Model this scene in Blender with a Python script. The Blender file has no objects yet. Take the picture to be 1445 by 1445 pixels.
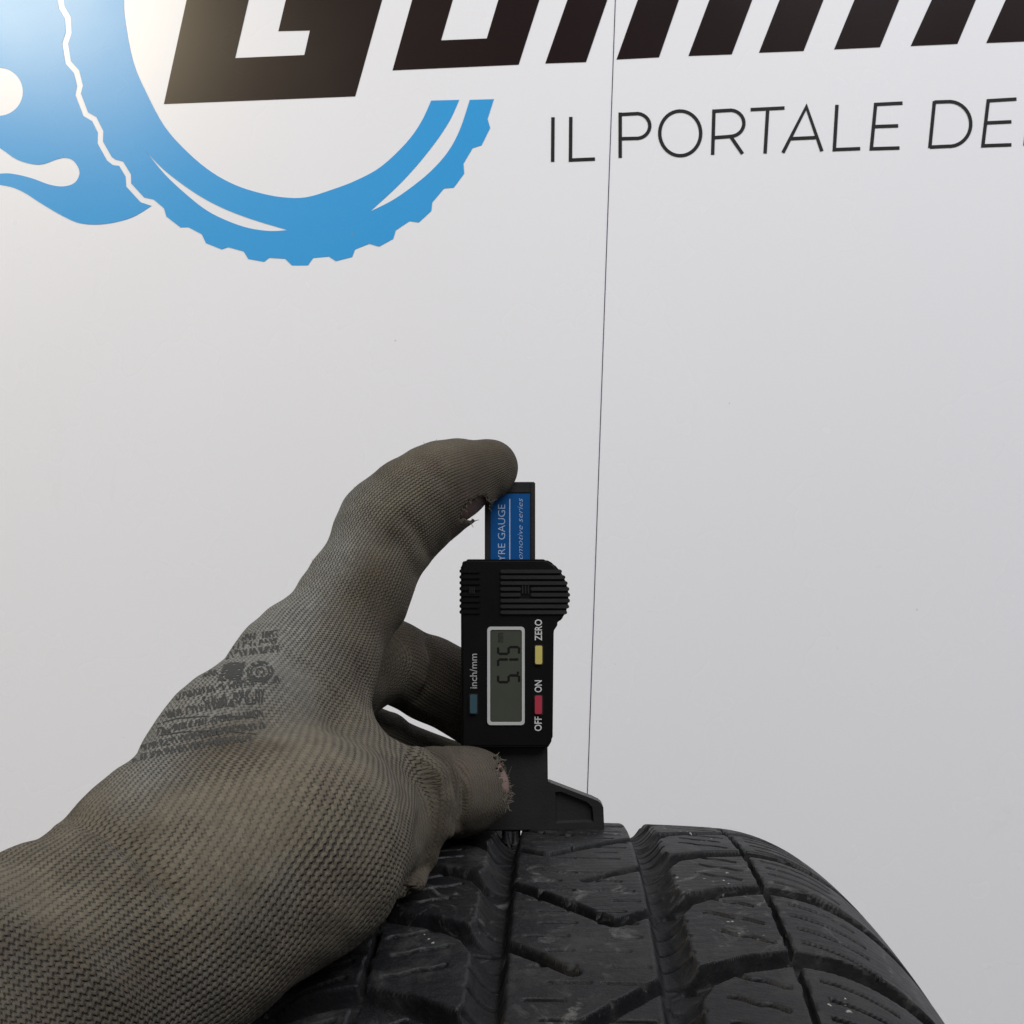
import bpy, bmesh, math, random
import numpy as np
from mathutils import Vector, Matrix
from mathutils.geometry import tessellate_polygon
from mathutils.bvhtree import BVHTree

random.seed(7)
rng = np.random.default_rng(7)
SC = bpy.context.scene
COL = SC.collection

# ------------------------------------------------------------------ camera
F = 1549.0; CC = 722.5                       # focal length and centre, in pixels of the 1445 px photograph
PITCH, ROLL, WYAW = -6.499, 1.512, -9.724    # degrees
def _rot(p, r):
    p, r = math.radians(p), math.radians(r)
    cp, sp, cr, sr = math.cos(p), math.sin(p), math.cos(r), math.sin(r)
    Rx = np.array([[1, 0, 0], [0, cp, -sp], [0, sp, cp]]); Rz = np.array([[cr, -sr, 0], [sr, cr, 0], [0, 0, 1]])
    M = Rx @ Rz
    return np.array([M[0], -M[2], M[1]])     # y up -> z up
RC = _rot(PITCH, ROLL)
RIGHT, UP, FWD = RC[:, 0], RC[:, 1], -RC[:, 2]

# tyre frame, seen from the camera
TR = 0.32
_t = math.tan(math.radians(2.4))
TA = RIGHT - _t * FWD; TA = TA / np.linalg.norm(TA)
TF = _t * RIGHT + FWD; TF = TF / np.linalg.norm(TF)
TU = UP.copy()
_ang = math.radians(54.45)
TO_rel = 0.512 * (math.cos(_ang) * TF - math.sin(_ang) * TU) + 0.0053 * TA
CAM = np.array([0.0, 0.0, TR - TO_rel[2] + 0.002])
TO = CAM + TO_rel

cd = bpy.data.cameras.new('camera')
cam = bpy.data.objects.new('camera', cd); COL.objects.link(cam)
cd.sensor_width = 36.0; cd.sensor_height = 36.0
cd.lens = 36.0 * F / 1445.0
cd.clip_start = 0.01; cd.clip_end = 100
m4 = Matrix(((RIGHT[0], UP[0], -FWD[0], CAM[0]), (RIGHT[1], UP[1], -FWD[1], CAM[1]), (RIGHT[2], UP[2], -FWD[2], CAM[2]), (0, 0, 0, 1)))
cam.matrix_world = m4
SC.camera = cam

def ray(x, y):
    return ((x - CC) / F) * RIGHT - ((y - CC) / F) * UP + FWD
def px(x, y, Z):
    return CAM + ray(x, y) * Z

# wall frame
DW = 0.85
_w = math.radians(WYAW)
WN = np.array([math.sin(_w), -math.cos(_w), 0.0])   # towards the camera
WU = np.array([math.cos(_w), math.sin(_w), 0.0])
WO = CAM - DW * WN
def wall_uv(x, y):
    d = ray(x, y); t = -DW / (d @ WN)
    P = CAM + d * t
    return float((P - WO) @ WU), float(P[2] - WO[2])

# ------------------------------------------------------------------ world, lamps, exposure
W = bpy.data.worlds.new('World'); SC.world = W; W.use_nodes = True
bg = W.node_tree.nodes['Background']
bg.inputs[0].default_value = (0.90, 0.95, 1.0, 1); bg.inputs[1].default_value = 0.13

def area_lamp(name, loc, target, sx, sy, power, color):
    l = bpy.data.lights.new(name, 'AREA'); l.shape = 'RECTANGLE'; l.size = sx; l.size_y = sy
    l.energy = power; l.color = color
    o = bpy.data.objects.new(name, l); COL.objects.link(o)
    o.location = loc
    o.rotation_euler = (Vector(target) - Vector(loc)).to_track_quat('-Z', 'Y').to_euler()
    return o
area_lamp('ceiling_lamp', (0.75, -0.5, 2.45), (0.3, 0.8, 0.55), 2.0, 1.2, 47.5, (0.975, 0.985, 1.0))
area_lamp('side_window', (-2.3, -0.05, 1.75), (0.2, 0.8, 0.7), 1.2, 1.4, 18.0, (0.88, 0.945, 1.0))
# the warm lamp whose reflection glares on the glossy print, upper left
_d = ray(30, -40); _P = CAM + _d * (-DW / (_d @ WN)); _dn = _d / np.linalg.norm(_d)
_r = _dn - 2 * (_dn @ WN) * WN
_L = _P + _r * 1.9
area_lamp('warm_lamp', tuple(_L), tuple(_P), 0.5, 0.42, 16.0, (1.0, 0.84, 0.56))

SC.view_settings.view_transform = 'Standard'
SC.view_settings.look = 'None'
SC.view_settings.exposure = 0.0
SC.view_settings.gamma = 1.0
SC.render.engine = 'CYCLES'
SC.cycles.max_bounces = 8

# ------------------------------------------------------------------ helpers
def link(o, parent=None):
    COL.objects.link(o)
    if parent is not None: o.parent = parent
    return o
def thing(name, label, cat, loc):
    o = bpy.data.objects.new(name, None); o.empty_display_size = 0.02
    COL.objects.link(o); o.location = tuple(loc)
    o['label'] = label; o['category'] = cat
    return o
def mesh_obj(name, V, Fc, mat, parent=None, smooth=True, uv=None):
    """world-space vertices -> object under an unrotated parent"""
    V = np.asarray(V, float)
    org = np.array(parent_loc(parent)) if parent is not None else np.zeros(3)
    me = bpy.data.meshes.new(name)
    if isinstance(Fc, np.ndarray):
        n = len(Fc); k = Fc.shape[1]
        me.vertices.add(len(V)); me.vertices.foreach_set('co', (V - org).astype(np.float32).ravel())
        me.loops.add(n * k); me.loops.foreach_set('vertex_index', Fc.astype(np.int32).ravel())
        me.polygons.add(n); me.polygons.foreach_set('loop_start', np.arange(0, n * k, k, dtype=np.int32))
        me.update(calc_edges=True)
    else:
        me.from_pydata([tuple(v) for v in (V - org)], [], [tuple(f) for f in Fc])
    if smooth:
        me.polygons.foreach_set('use_smooth', np.ones(len(me.polygons), bool))
    if uv is not None:
        l = me.uv_layers.new(name='knit'); l.data.foreach_set('uv', uv.astype(np.float32).ravel())
    me.materials.append(mat)
    o = bpy.data.objects.new(name, me)
    return link(o, parent)
def parent_loc(p):
    q = np.array(p.location)
    while p.parent is not None:
        p = p.parent; q = q + np.array(p.location)
    return q
def bm_obj(name, bm, mat, parent, T=None, smooth=True, angle=40):
    """bmesh in a local frame; T (4x4) carries it into the world; parent is unrotated"""
    if T is not None: bm.transform(T)
    bm.transform(Matrix.Translation(-Vector(parent_loc(parent))))
    bmesh.ops.recalc_face_normals(bm, faces=bm.faces)
    me = bpy.data.meshes.new(name); bm.to_mesh(me); bm.free()
    if smooth:
        me.polygons.foreach_set('use_smooth', np.ones(len(me.polygons), bool))
        me.set_sharp_from_angle(angle=math.radians(angle))
    me.materials.append(mat)
    return link(bpy.data.objects.new(name, me), parent)

class X:
    """tiny wrapper: arithmetic on shader sockets"""
    nt = None
    def __init__(s, sock): s.s = sock
    @staticmethod
    def m(op, a, b=None, c=None):
        n = X.nt.nodes.new('ShaderNodeMath'); n.operation = op
        for i, q in enumerate((a, b, c)):
            if q is None: continue
            if isinstance(q, X): X.nt.links.new(q.s, n.inputs[i])
            else: n.inputs[i].default_value = float(q)
        return X(n.outputs[0])
    def __add__(a, b): return X.m('ADD', a, b)
    __radd__ = __add__
    def __sub__(a, b): return X.m('SUBTRACT', a, b)
    def __rsub__(a, b): return X.m('SUBTRACT', b, a)
    def __mul__(a, b): return X.m('MULTIPLY', a, b)
    __rmul__ = __mul__
    def __truediv__(a, b): return X.m('DIVIDE', a, b)
def xsin(a): return X.m('SINE', a)
def xabs(a): return X.m('ABSOLUTE', a)
def xfloor(a): return X.m('FLOOR', a)
def xfrac(a): return X.m('FRACT', a)
def xsmooth(a, lo, hi):
    n = X.nt.nodes.new('ShaderNodeMapRange'); n.interpolation_type = 'SMOOTHSTEP'
    X.nt.links.new(a.s, n.inputs[0]); n.inputs[1].default_value = lo; n.inputs[2].default_value = hi
    return X(n.outputs[0])
def noise(scale, detail=2.0, rough=0.5, vec=None, dist=0.0):
    n = X.nt.nodes.new('ShaderNodeTexNoise'); n.inputs['Scale'].default_value = scale
    n.inputs['Detail'].default_value = detail; n.inputs['Roughness'].default_value = rough
    n.inputs['Distortion'].default_value = dist
    if vec is not None: X.nt.links.new(vec, n.inputs['Vector'])
    return X(n.outputs['Fac'])
def coords(kind='Object'):
    n = X.nt.nodes.new('ShaderNodeTexCoord'); return n.outputs[kind]
def mixc(fac, a, b, blend='MIX'):
    n = X.nt.nodes.new('ShaderNodeMix'); n.data_type = 'RGBA'; n.blend_type = blend
    for sock, q in ((n.inputs[0], fac), (n.inputs[6], a), (n.inputs[7], b)):
        if isinstance(q, X): X.nt.links.new(q.s, sock)
        elif isinstance(q, tuple): sock.default_value = (*q, 1)
        elif isinstance(q, (int, float)): sock.default_value = q
        else: X.nt.links.new(q, sock)
    return n.outputs[2]
def new_mat(name, color=(0.5, 0.5, 0.5), rough=0.5, spec=0.5, metal=0.0):
    m = bpy.data.materials.new(name); m.use_nodes = True
    X.nt = m.node_tree
    b = m.node_tree.nodes['Principled BSDF']
    b.inputs['Base Color'].default_value = (*color, 1); b.inputs['Roughness'].default_value = rough
    b.inputs['Specular IOR Level'].default_value = spec; b.inputs['Metallic'].default_value = metal
    return m, b
def to(sock, b, name):
    X.nt.links.new(sock.s if isinstance(sock, X) else sock, b.inputs[name])
def bump(h, b, dist=0.001, strength=1.0):
    n = X.nt.nodes.new('ShaderNodeBump'); n.inputs['Distance'].default_value = dist; n.inputs['Strength'].default_value = strength
    X.nt.links.new(h.s, n.inputs['Height']); X.nt.links.new(n.outputs[0], b.inputs['Normal'])

# ------------------------------------------------------------------ materials
def m_grain(name, color, rough, spec, var=0.06, scale=60, bumpd=0.0, metal=0.0):
    m, b = new_mat(name, color, rough, spec, metal)
    v = coords()
    n = noise(scale, 4, 0.6, v)
    lo = tuple(c * (1 - var) for c in color); hi = tuple(min(1, c * (1 + var)) for c in color)
    to(mixc(n, lo, hi), b, 'Base Color')
    to(rough - 0.08 + n * 0.16, b, 'Roughness')
    if bumpd: bump(noise(scale * 12, 3, 0.6, v), b, bumpd)
    return m
M = {}
def wall_paint(name, color, var, rough=0.27, spec=0.5):
    m, b = new_mat(name, color, rough, spec)
    v = coords()
    big = noise(2.2, 3, 0.5, v); fine = noise(900, 2, 0.6, v)
    lo = tuple(c * (1 - var) for c in color); hi = tuple(min(1, c * (1 + var)) for c in color)
    c1 = mixc(big, lo, hi)
    sp = noise(140, 1, 0.4, v)
    c2 = mixc(xsmooth(sp, 0.83, 0.86) * 0.35, c1, (0.25, 0.24, 0.22))
    mp = X.nt.nodes.new('ShaderNodeMapping'); mp.inputs['Scale'].default_value = (1.0, 1.0, 0.22); mp.inputs['Rotation'].default_value = (0, 0.5, 0)
    X.nt.links.new(v, mp.inputs[0])
    scuff = xsmooth(noise(26, 5, 0.7, mp.outputs[0], 1.5), 0.60, 0.86) * xsmooth(noise(5.5, 2, 0.5, v), 0.52, 0.66)
    c2 = mixc(scuff * 0.16, c2, (0.30, 0.29, 0.28))
    to(mixc(fine * (0.32 if name == 'blue_print' else 0.10), c2, tuple(c * 0.6 for c in color)), b, 'Base Color')
    sm = noise(9, 3, 0.6, v)
    to(rough - 0.04 + sm * 0.08, b, 'Roughness')
    bump(noise(14, 1, 0.4, v), b, 0.0002, 0.2)
    return m
M['white'] = wall_paint('white_laminate', (0.785, 0.792, 0.852), 0.015)
M['blue'] = wall_paint('blue_print', (0.04, 0.335, 0.74), 0.05)
M['black_print'] = wall_paint('black_print', (0.011, 0.0045, 0.005), 0.2, 0.27, 0.38)
M['text_print'] = wall_paint('text_print', (0.02, 0.02, 0.021), 0.2)
M['dark'] = m_grain('dark_backing', (0.01, 0.01, 0.01), 0.8, 0.2)
M['floor'] = m_grain('concrete', (0.34, 0.335, 0.33), 0.8, 0.3, 0.25, 6, 0.001)
M['plastic'] = m_grain('black_plastic', (0.0052, 0.0042, 0.0048), 0.45, 0.16, 0.2, 120, 0.00006)
M['plastic2'] = m_grain('charcoal_plastic', (0.020, 0.0185, 0.019), 0.45, 0.3, 0.2, 120, 0.00008)
M['label'] = m_grain('blue_label', (0.003, 0.072, 0.245), 0.45, 0.2, 0.08, 90)
M['label_text'] = m_grain('pale_blue_ink', (0.36, 0.46, 0.62), 0.5, 0.3, 0.1, 300)
M['white_ink'] = m_grain('white_ink', (0.62, 0.61, 0.60), 0.5, 0.3, 0.08, 300)
M['grey_ink'] = m_grain('grey_ink', (0.36, 0.35, 0.34), 0.5, 0.3, 0.12, 300)
M['frame'] = m_grain('silver_frame', (0.50, 0.49, 0.48), 0.4, 0.5, 0.08, 200)
M['lcd'] = m_grain('lcd_glass', (0.058, 0.061, 0.047), 0.18, 0.4, 0.1, 150)
M['lcd_seg'] = m_grain('lcd_segment', (0.006, 0.006, 0.005), 0.4, 0.3)
M['lcd_faint'] = m_grain('lcd_faint_segment', (0.022, 0.023, 0.018), 0.4, 0.3)
M['yellow'] = m_grain('yellow_button', (0.56, 0.47, 0.13), 0.45, 0.4, 0.06, 200)
M['red'] = m_grain('red_button', (0.42, 0.035, 0.065), 0.45, 0.4, 0.06, 200)
M['teal'] = m_grain('teal_button', (0.035, 0.075, 0.095), 0.45, 0.4, 0.06, 200)
M['chrome'] = m_grain('steel_pin', (0.62, 0.62, 0.64), 0.2, 0.5, 0.05, 200, 0, 1.0)

def rubber(name, dusty):
    m, b = new_mat(name, (0.02, 0.02, 0.02), 0.6, 0.22)
    v = coords()
    n1 = noise(28, 5, 0.65, v); n2 = noise(130, 5, 0.7, v); n3 = noise(700, 3, 0.7, v)
    base = mixc(n1, (0.0035, 0.0035, 0.0042), (0.0095, 0.0095, 0.011))
    dust = xsmooth(n1 * 0.55 + n2 * 0.45, 0.47, 0.70)
    c = mixc(dust * dusty, base, (0.058, 0.057, 0.055))
    br = xsmooth(noise(45, 4, 0.6, v, 1.0), 0.55, 0.75)
    c = mixc(br * 0.35 * dusty * 1.6, c, (0.030, 0.025, 0.020))
    sc1 = xsmooth(noise(70, 5, 0.75, v, 2.5), 0.54, 0.72) * xsmooth(noise(17, 2, 0.5, v), 0.42, 0.60)
    c = mixc(sc1 * 0.7 * dusty * 2.0, c, (0.115, 0.115, 0.112))
    for sc_, th, g0 in ((190, 0.17, 0.60), (420, 0.20, 0.585)):
        vm = X.nt.nodes.new('ShaderNodeVectorMath'); vm.operation = 'MULTIPLY_ADD'
        nn = X.nt.nodes.new('ShaderNodeTexNoise'); nn.inputs['Scale'].default_value = 900; X.nt.links.new(v, nn.inputs['Vector'])
        X.nt.links.new(nn.outputs['Color'], vm.inputs[0]); vm.inputs[1].default_value = (0.0016,) * 3; X.nt.links.new(v, vm.inputs[2])
        vo = X.nt.nodes.new('ShaderNodeTexVoronoi'); vo.inputs['Scale'].default_value = sc_
        X.nt.links.new(vm.outputs[0], vo.inputs['Vector'])
        gate = xsmooth(noise(48, 3, 0.6, v), g0 + 0.025, g0 + 0.06)
        speck = xsmooth(X(vo.outputs['Distance']), th, th * 0.4) * gate
        sv = noise(300, 1, 0.5, v)
        c = mixc(speck * sv * 1.3, c, (0.40, 0.38, 0.34))
    to(c, b, 'Base Color')
    to(0.27 + n2 * 0.34 + dust * 0.18 + (1.0 - dusty * 2.0) * 0.5, b, 'Roughness')
    bump(n1 * 1.2 + n2 * 0.8 + n3 * 0.45, b, 0.0006, 0.6)
    return m
M['rubber'] = rubber('worn_rubber', 0.45)
M['groove'] = rubber('dusty_groove_rubber', 0.30)
M['side'] = rubber('sidewall_rubber', 0.2)

def glove_mat():
    m, b = new_mat('knitted_glove', (0.15, 0.14, 0.12), 0.85, 0.15)
    n = X.nt.nodes.new('ShaderNodeUVMap'); n.uv_map = 'knit'
    sep = X.nt.nodes.new('ShaderNodeSeparateXYZ'); X.nt.links.new(n.outputs[0], sep.inputs[0])
    v = coords()
    wob = noise(90, 2, 0.5, v); wob2 = noise(340, 2, 0.5, v); wob3 = noise(22, 2, 0.5, v)
    U = X(sep.outputs[0]); V = X(sep.outputs[1])
    u = U + (wob3 - 0.5) * 2.2 + (wob2 - 0.5) * 0.35          # courses, along the hand
    w = V + (wob - 0.5) * 0.8 + (wob2 - 0.5) * 0.22           # wales, across it
    fallz = xsmooth(noise(17, 2, 0.5, v), 0.42, 0.6)
    par = xfloor(w)
    stag = (par * 0.5)
    ph = (u + stag) * 6.28318
    zig = xsin(u * 6.28318) * (0.07 + fallz * 0.12)
    wz = w + zig
    f = xabs(xfrac(wz) - 0.5) * 2.0                    # 1 at the gap between two wales, 0 on the rib
    rib = 1.0 - X.m('POWER', f, 2.2)
    loop = xsin(ph + f * 1.4) * 0.5 + 0.5
    lm = xsmooth(loop, 0.34, 0.82)
    ra = X.nt.nodes.new('ShaderNodeAttribute'); ra.attribute_name = 'ribbed'
    ln = xsmooth(noise(26, 2, 0.5, v, 0.5), 0.36, 0.60) * X(ra.outputs['Fac'])
    hole = xsmooth(f, 0.44, 0.84) * (lm * (1.0 - ln) + ln)
    fine = noise(1800, 3, 0.7, v); mid = noise(600, 3, 0.6, v)
    fall = xsmooth(noise(36, 3, 0.55, v), 0.36, 0.58)         # knit more felted in places
    att = X.nt.nodes.new('ShaderNodeAttribute'); att.attribute_name = 'felt'
    felt = X(att.outputs['Fac'])
    knit = (0.35 + fall * 0.65) * (1.0 - felt * 0.45)
    h = rib * 0.55 + loop * 0.25 - hole * 0.9
    height = h * knit + mid * 0.35 + fine * 0.28
    bump(height, b, 0.00075, 0.9)
    st1 = xsmooth(noise(30, 4, 0.6, v), 0.42, 0.66); st2 = xsmooth(noise(21, 3, 0.6, v, 0.6), 0.55, 0.74)
    st3 = xsmooth(noise(48, 4, 0.65, v), 0.5, 0.7); st4 = xsmooth(noise(70, 3, 0.6, v), 0.58, 0.72)
    c = mixc(st1, (0.152, 0.130, 0.096), (0.076, 0.059, 0.039))
    c = mixc(felt * (0.72 + st1 * 0.28), c, (0.048, 0.036, 0.024))
    c = mixc(st3 * 0.45 * (1.0 - felt), c, (0.098, 0.096, 0.088))
    c = mixc(st2 * 0.5, c, (0.098, 0.086, 0.056))
    c = mixc(st4 * 0.5, c, (0.105, 0.07, 0.06))
    cl = X.nt.nodes.new('ShaderNodeAttribute'); cl.attribute_name = 'clean'
    c = mixc(X(cl.outputs['Fac']) * 0.75, c, (0.29, 0.30, 0.295))
    wn = X.nt.nodes.new('ShaderNodeTexWhiteNoise'); wn.noise_dimensions = '2D'
    cmb = X.nt.nodes.new('ShaderNodeCombineXYZ'); X.nt.links.new(xfloor(u + stag).s, cmb.inputs[0]); X.nt.links.new(xfloor(wz).s, cmb.inputs[1])
    X.nt.links.new(cmb.outputs[0], wn.inputs['Vector'])
    c = mixc(X(wn.outputs['Value']) * 0.30, c, (0.05, 0.043, 0.034))
    c = mixc(fine * 0.40 + mid * 0.22, c, (0.050, 0.043, 0.034))
    c = mixc(hole * knit * 0.88, c, (0.020, 0.018, 0.016))
    c = mixc((1.0 - rib) * 0.25 * knit, c, (0.05, 0.045, 0.038))
    to(c, b, 'Base Color')
    b.inputs['Sheen Weight'].default_value = 0.03; b.inputs['Sheen Roughness'].default_value = 0.5
    return m
M['glove'] = glove_mat()
M['fibre'] = m_grain('glove_fibre', (0.12, 0.105, 0.085), 0.9, 0.1)
M['glove_ink'] = m_grain('black_ink_on_knit', (0.042, 0.042, 0.041), 0.85, 0.1, 0.6, 1500)
def skin_mat():
    m, b = new_mat('skin', (0.30, 0.17, 0.13), 0.55, 0.35)
    v = coords(); n = noise(120, 4, 0.6, v)
    to(mixc(n, (0.11, 0.07, 0.058), (0.20, 0.13, 0.11)), b, 'Base Color')
    b.inputs['Subsurface Weight'].default_value = 0.0
    bump(noise(900, 3, 0.6, v), b, 0.0003, 0.6)
    return m
M['skin'] = skin_mat()

# ------------------------------------------------------------------ setting: floor
fl = mesh_obj('floor', [(-4, -4, 0), (4, -4, 0), (4, 3, 0), (-4, 3, 0)], [(0, 1, 2, 3)], M['floor'], None, False)
fl['kind'] = 'structure'

# ------------------------------------------------------------------ the printed wall of two panels
wall = thing('display_wall', 'white wall of two glossy panels with blue tyre emblem and black lettering', 'wall', (WO[0], WO[1], 0))
def wpt(u, v, off=0.0):
    return WO + u * WU + np.array([0, 0, v]) + off * WN
def panel(u0, u1):
    z0, z1 = -WO[2] + 0.01, 1.9
    bm = bmesh.new(); th = 0.018
    vs = [bm.verts.new(tuple(wpt(u, v, o))) for o in (-th, 0) for (u, v) in ((u0, z0), (u1, z0), (u1, z1), (u0, z1))]
    for q in ((0, 1, 2, 3), (4, 5, 6, 7), (0, 1, 5, 4), (1, 2, 6, 5), (2, 3, 7, 6), (3, 0, 4, 7)):
        bm.faces.new([vs[i] for i in q])
    bmesh.ops.bevel(bm, geom=list(bm.edges), offset=0.0005, segments=2, affect='EDGES')
    return bm_obj('wall_panel', bm, M['white'], wall)
us = np.mean([wall_uv(x, y)[0] for x, y in ((868, 0), (862, 225), (858, 330), (847, 600), (838, 800), (828, 1120))])
GAP = 0.00065
pl = panel(-2.0, us - GAP / 2); pr = panel(us + GAP / 2, 2.2)
bm = bmesh.new()
q = [bm.verts.new(tuple(wpt(u, v, -0.020))) for (u, v) in ((us - .05, -WO[2] + .01), (us + .05, -WO[2] + .01), (us + .05, 1.9), (us - .05, 1.9))]
bm.faces.new(q); bm_obj('joint_backing', bm, M['dark'], wall, smooth=False)

def catmull(pts, n=5, closed=False):
    P = [np.array(p, float) for p in pts]; out = []
    N = len(P)
    for i in range(N if closed else N - 1):
        p0 = P[(i - 1) % N] if closed or i > 0 else P[0]
        p1 = P[i]; p2 = P[(i + 1) % N]
        p3 = P[(i + 2) % N] if closed or i + 2 < N else P[-1]
        for k in range(n):
            t = k / n
            out.append(0.5 * ((2 * p1) + (-p0 + p2) * t + (2 * p0 - 5 * p1 + 4 * p2 - p3) * t * t + (-p0 + 3 * p1 - 3 * p2 + p3) * t ** 3))
    if not closed: out.append(P[-1])
    return [tuple(p) for p in out]
def poly_print(name, loops, mat, off=0.0003, thick=0.0002):
    """flat print: loops of photo points, first outline then holes, laid on the wall with a hair of thickness"""
    V3 = [[Vector((*wall_uv(*p), 0)) for p in lp] for lp in loops]
    tris = tessellate_polygon(V3)
    flat = [v for lp in V3 for v in lp]
    n = len(flat)
    V = [wpt(v.x, v.y, off) for v in flat] + [wpt(v.x, v.y, off - thick) for v in flat]
    Fc = []
    for t in tris:
        a, b, c = flat[t[0]], flat[t[1]], flat[t[2]]
        if (b - a).cross(c - a).z < 0: t = (t[0], t[2], t[1])
        Fc.append(tuple(t))
    st = 0
    for lp in V3:
        k = len(lp)
        for i in range(k):
            j = (i + 1) % k
            Fc.append((st + i, st + j, n + st + j, n + st + i))
        st += k
    return mesh_obj(name, V, Fc, mat, wall, False)

zig = [(96, -150), (88, -110), (95, -72), (84, -40), (85.7, 0), (87, 10), (95.7, 25), (97, 46.5), (92, 61.5), (96.3, 88), (108, 101), (113, 121), (110.3, 133), (121, 161), (133, 168), (142, 186), (141.5, 201), (154.5, 224), (161, 229), (171, 231), (181, 247.5), (181.7, 261), (201, 282), (213, 285)]
def offset_line(pts, d):
    P = np.array(pts, float); out = []
    for i in range(len(P)):
        a = P[max(0, i - 1)]; b = P[min(len(P) - 1, i + 1)]
        t = b - a; t = t / np.linalg.norm(t)
        out.append(tuple(P[i] + d * np.array([t[1], -t[0]])))
    return out
zl = offset_line(zig, -4.2); zr = offset_line(zig, 4.2)
if np.mean([p[0] for p in zl]) > np.mean([p[0] for p in zr]): zl, zr = zr, zl
low = catmull([(214, 290.5), (186, 307), (149.5, 316), (116, 315.6), (90, 305.6), (56.5, 286), (33, 271), (10, 262.5), (-20, 262), (-70, 285), (-130, 300), (-190, 260), (-210, 120), (-190, -60), (-90, -150)], 4)
splash = zl[:-1] + low
blob = [(-2 + 34.5 * math.cos(a), 129.5 + 34 * math.sin(a)) for a in np.linspace(0, 2 * math.pi, 40, endpoint=False)]
drop = catmull([(-90, 175), (-40, 188), (0, 209), (25, 225.6), (55, 232.5), (80, 225), (93, 222.8), (105, 228), (112.5, 243), (106, 257.5), (90, 263), (70, 260.5), (45, 251.5), (20, 245.6), (0, 245), (-50, 250), (-100, 230)], 4, True)
poly_print('splash_emblem', [splash, blob, drop], M['blue'])
inner = catmull([(196, -120), (182, -60), (175, 0), (179, 43), (189, 90), (206, 130), (232.6, 179), (266, 216), (299, 243), (332, 261), (365.5, 272), (399, 278.4), (432, 278.4), (469, 267.5), (504, 254), (538, 235), (573, 202), (594, 173), (608.6, 142)], 4)
gapL = catmull([(648, 141), (635, 169.5), (614.5, 200.7), (587, 235), (559, 264.7), (522, 298.6)], 4)
gapR = catmull([(522, 298.6), (552, 283.7), (580, 264.7), (607.6, 242), (632, 214.5), (649, 183), (663, 141)], 4)[1:]
teeth = [(697, 140), (688, 168), (691.7, 180.6), (679.6, 205), (667, 209), (654, 231), (655, 245), (640.5, 264.7), (626.6, 266), (610, 285.5), (608.6, 297.6), (591, 314), (578, 312), (558.5, 325), (555, 337), (535, 348), (521, 344), (501, 352), (497, 362.6), (474, 368.5), (464, 362), (442, 364), (434.6, 374.4), (412, 374.4), (402.5, 365.2), (380, 363.8), (372.8, 369.4), (350.5, 365.4), (344, 354.8), (322, 348.8), (313, 352), (290.7, 343), (285, 330.6), (265.8, 320.6), (255, 321), (235, 305.6), (231.6, 294), (217, 281.5)]
cres = catmull([(206, 213.6), (229, 237.5), (256, 259), (286, 279), (319, 295.7), (359, 310.6), (406, 324.6)], 4) + catmull([(406, 324.6), (382, 326), (352, 322), (322, 312), (292, 297), (262.5, 274), (232.6, 246), (206, 213.6)], 4)[1:-1]
poly_print('tyre_emblem', [inner + gapL + gapR + teeth + zr[::-1][1:], cres], M['blue'])
poly_print('letter', [[(231.5, 146.8), (501.4, 136), (551, -42), (412, -36), (393, 44), (437.5, 43), (429.6, 77.7), (332, 82), (372, -90), (566, -98), (585, -170), (298, -158)]], M['black_print'])
poly_print('letter', [[(554, 99.3), (732, 91.3), (818, -178), (756, -175), (687, 54.3), (622.5, 57), (689, -172), (629, -169)]], M['black_print'])
st = [((769.5, 89.6), (827, 87.7), (857, 0), (800.8, 0)), ((870, 84), (930, 81), (958, 0), (900, 0)), ((971.5, 79), (1032.7, 76.8), (1061.6, 0), (1001, 0)),
      ((1071, 74.4), (1134, 72), (1162, 0), (1100, 0)), ((1177, 69.7), (1241.7, 66.7), (1268.8, 0), (1205.7, 0)), ((1285, 65), (1351, 62), (1377, 0), (1314.8, 0)), ((1391.6, 60.7), (1460, 58), (1490, 0), (1419, 0))]
def up_to(p, q, y):
    t = (y - p[1]) / (q[1] - p[1]); return (p[0] + (q[0] - p[0]) * t, y)
for g in (st[0:3], st[3:6]):
    lp = []
    for i, (bl, br, tr, tl) in enumerate(g):
        if i > 0: lp.append(up_to(bl, tl, -120 - 4 * i))
        lp += [bl, br]
        if i < 2: lp.append(up_to(br, tr, -120 - 4 * i))
    lp += [up_to(g[-1][1], g[-1][2], -185), up_to(g[0][0], g[0][3], -175)]
    poly_print('letter', [lp], M['black_print'])
bl, br, tr, tl = st[6]
poly_print('letter', [[bl, br, up_to(br, tr, -190), up_to(bl, tl, -188)]], M['black_print'])

def stroke_loops(lines, hw):
    """union-free monoline strokes; each line becomes its own ribbon"""
    out = []
    for pts in lines:
        P = np.array(pts, float); closed = np.allclose(P[0], P[-1])
        L, Rr = [], []
        n = len(P)
        for i in range(n):
            if closed:
                a = P[i - 1] if i > 0 else P[-2]; b = P[i + 1] if i < n - 1 else P[1]
            else:
                a = P[max(0, i - 1)]; b = P[min(n - 1, i + 1)]
            t1 = P[i] - a; t2 = b - P[i]
            if np.linalg.norm(t1) < 1e-9: t1 = t2
            if np.linalg.norm(t2) < 1e-9: t2 = t1
            t1 = t1 / np.linalg.norm(t1); t2 = t2 / np.linalg.norm(t2)
            t = t1 + t2; t = t / np.linalg.norm(t)
            nn = np.array([t[1], -t[0]]); k = 1 / max(0.5, float(nn @ np.array([t1[1], -t1[0]])))
            L.append(P[i] + nn * hw * k); Rr.append(P[i] - nn * hw * k)
        out.append((L, Rr))
    return out
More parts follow.
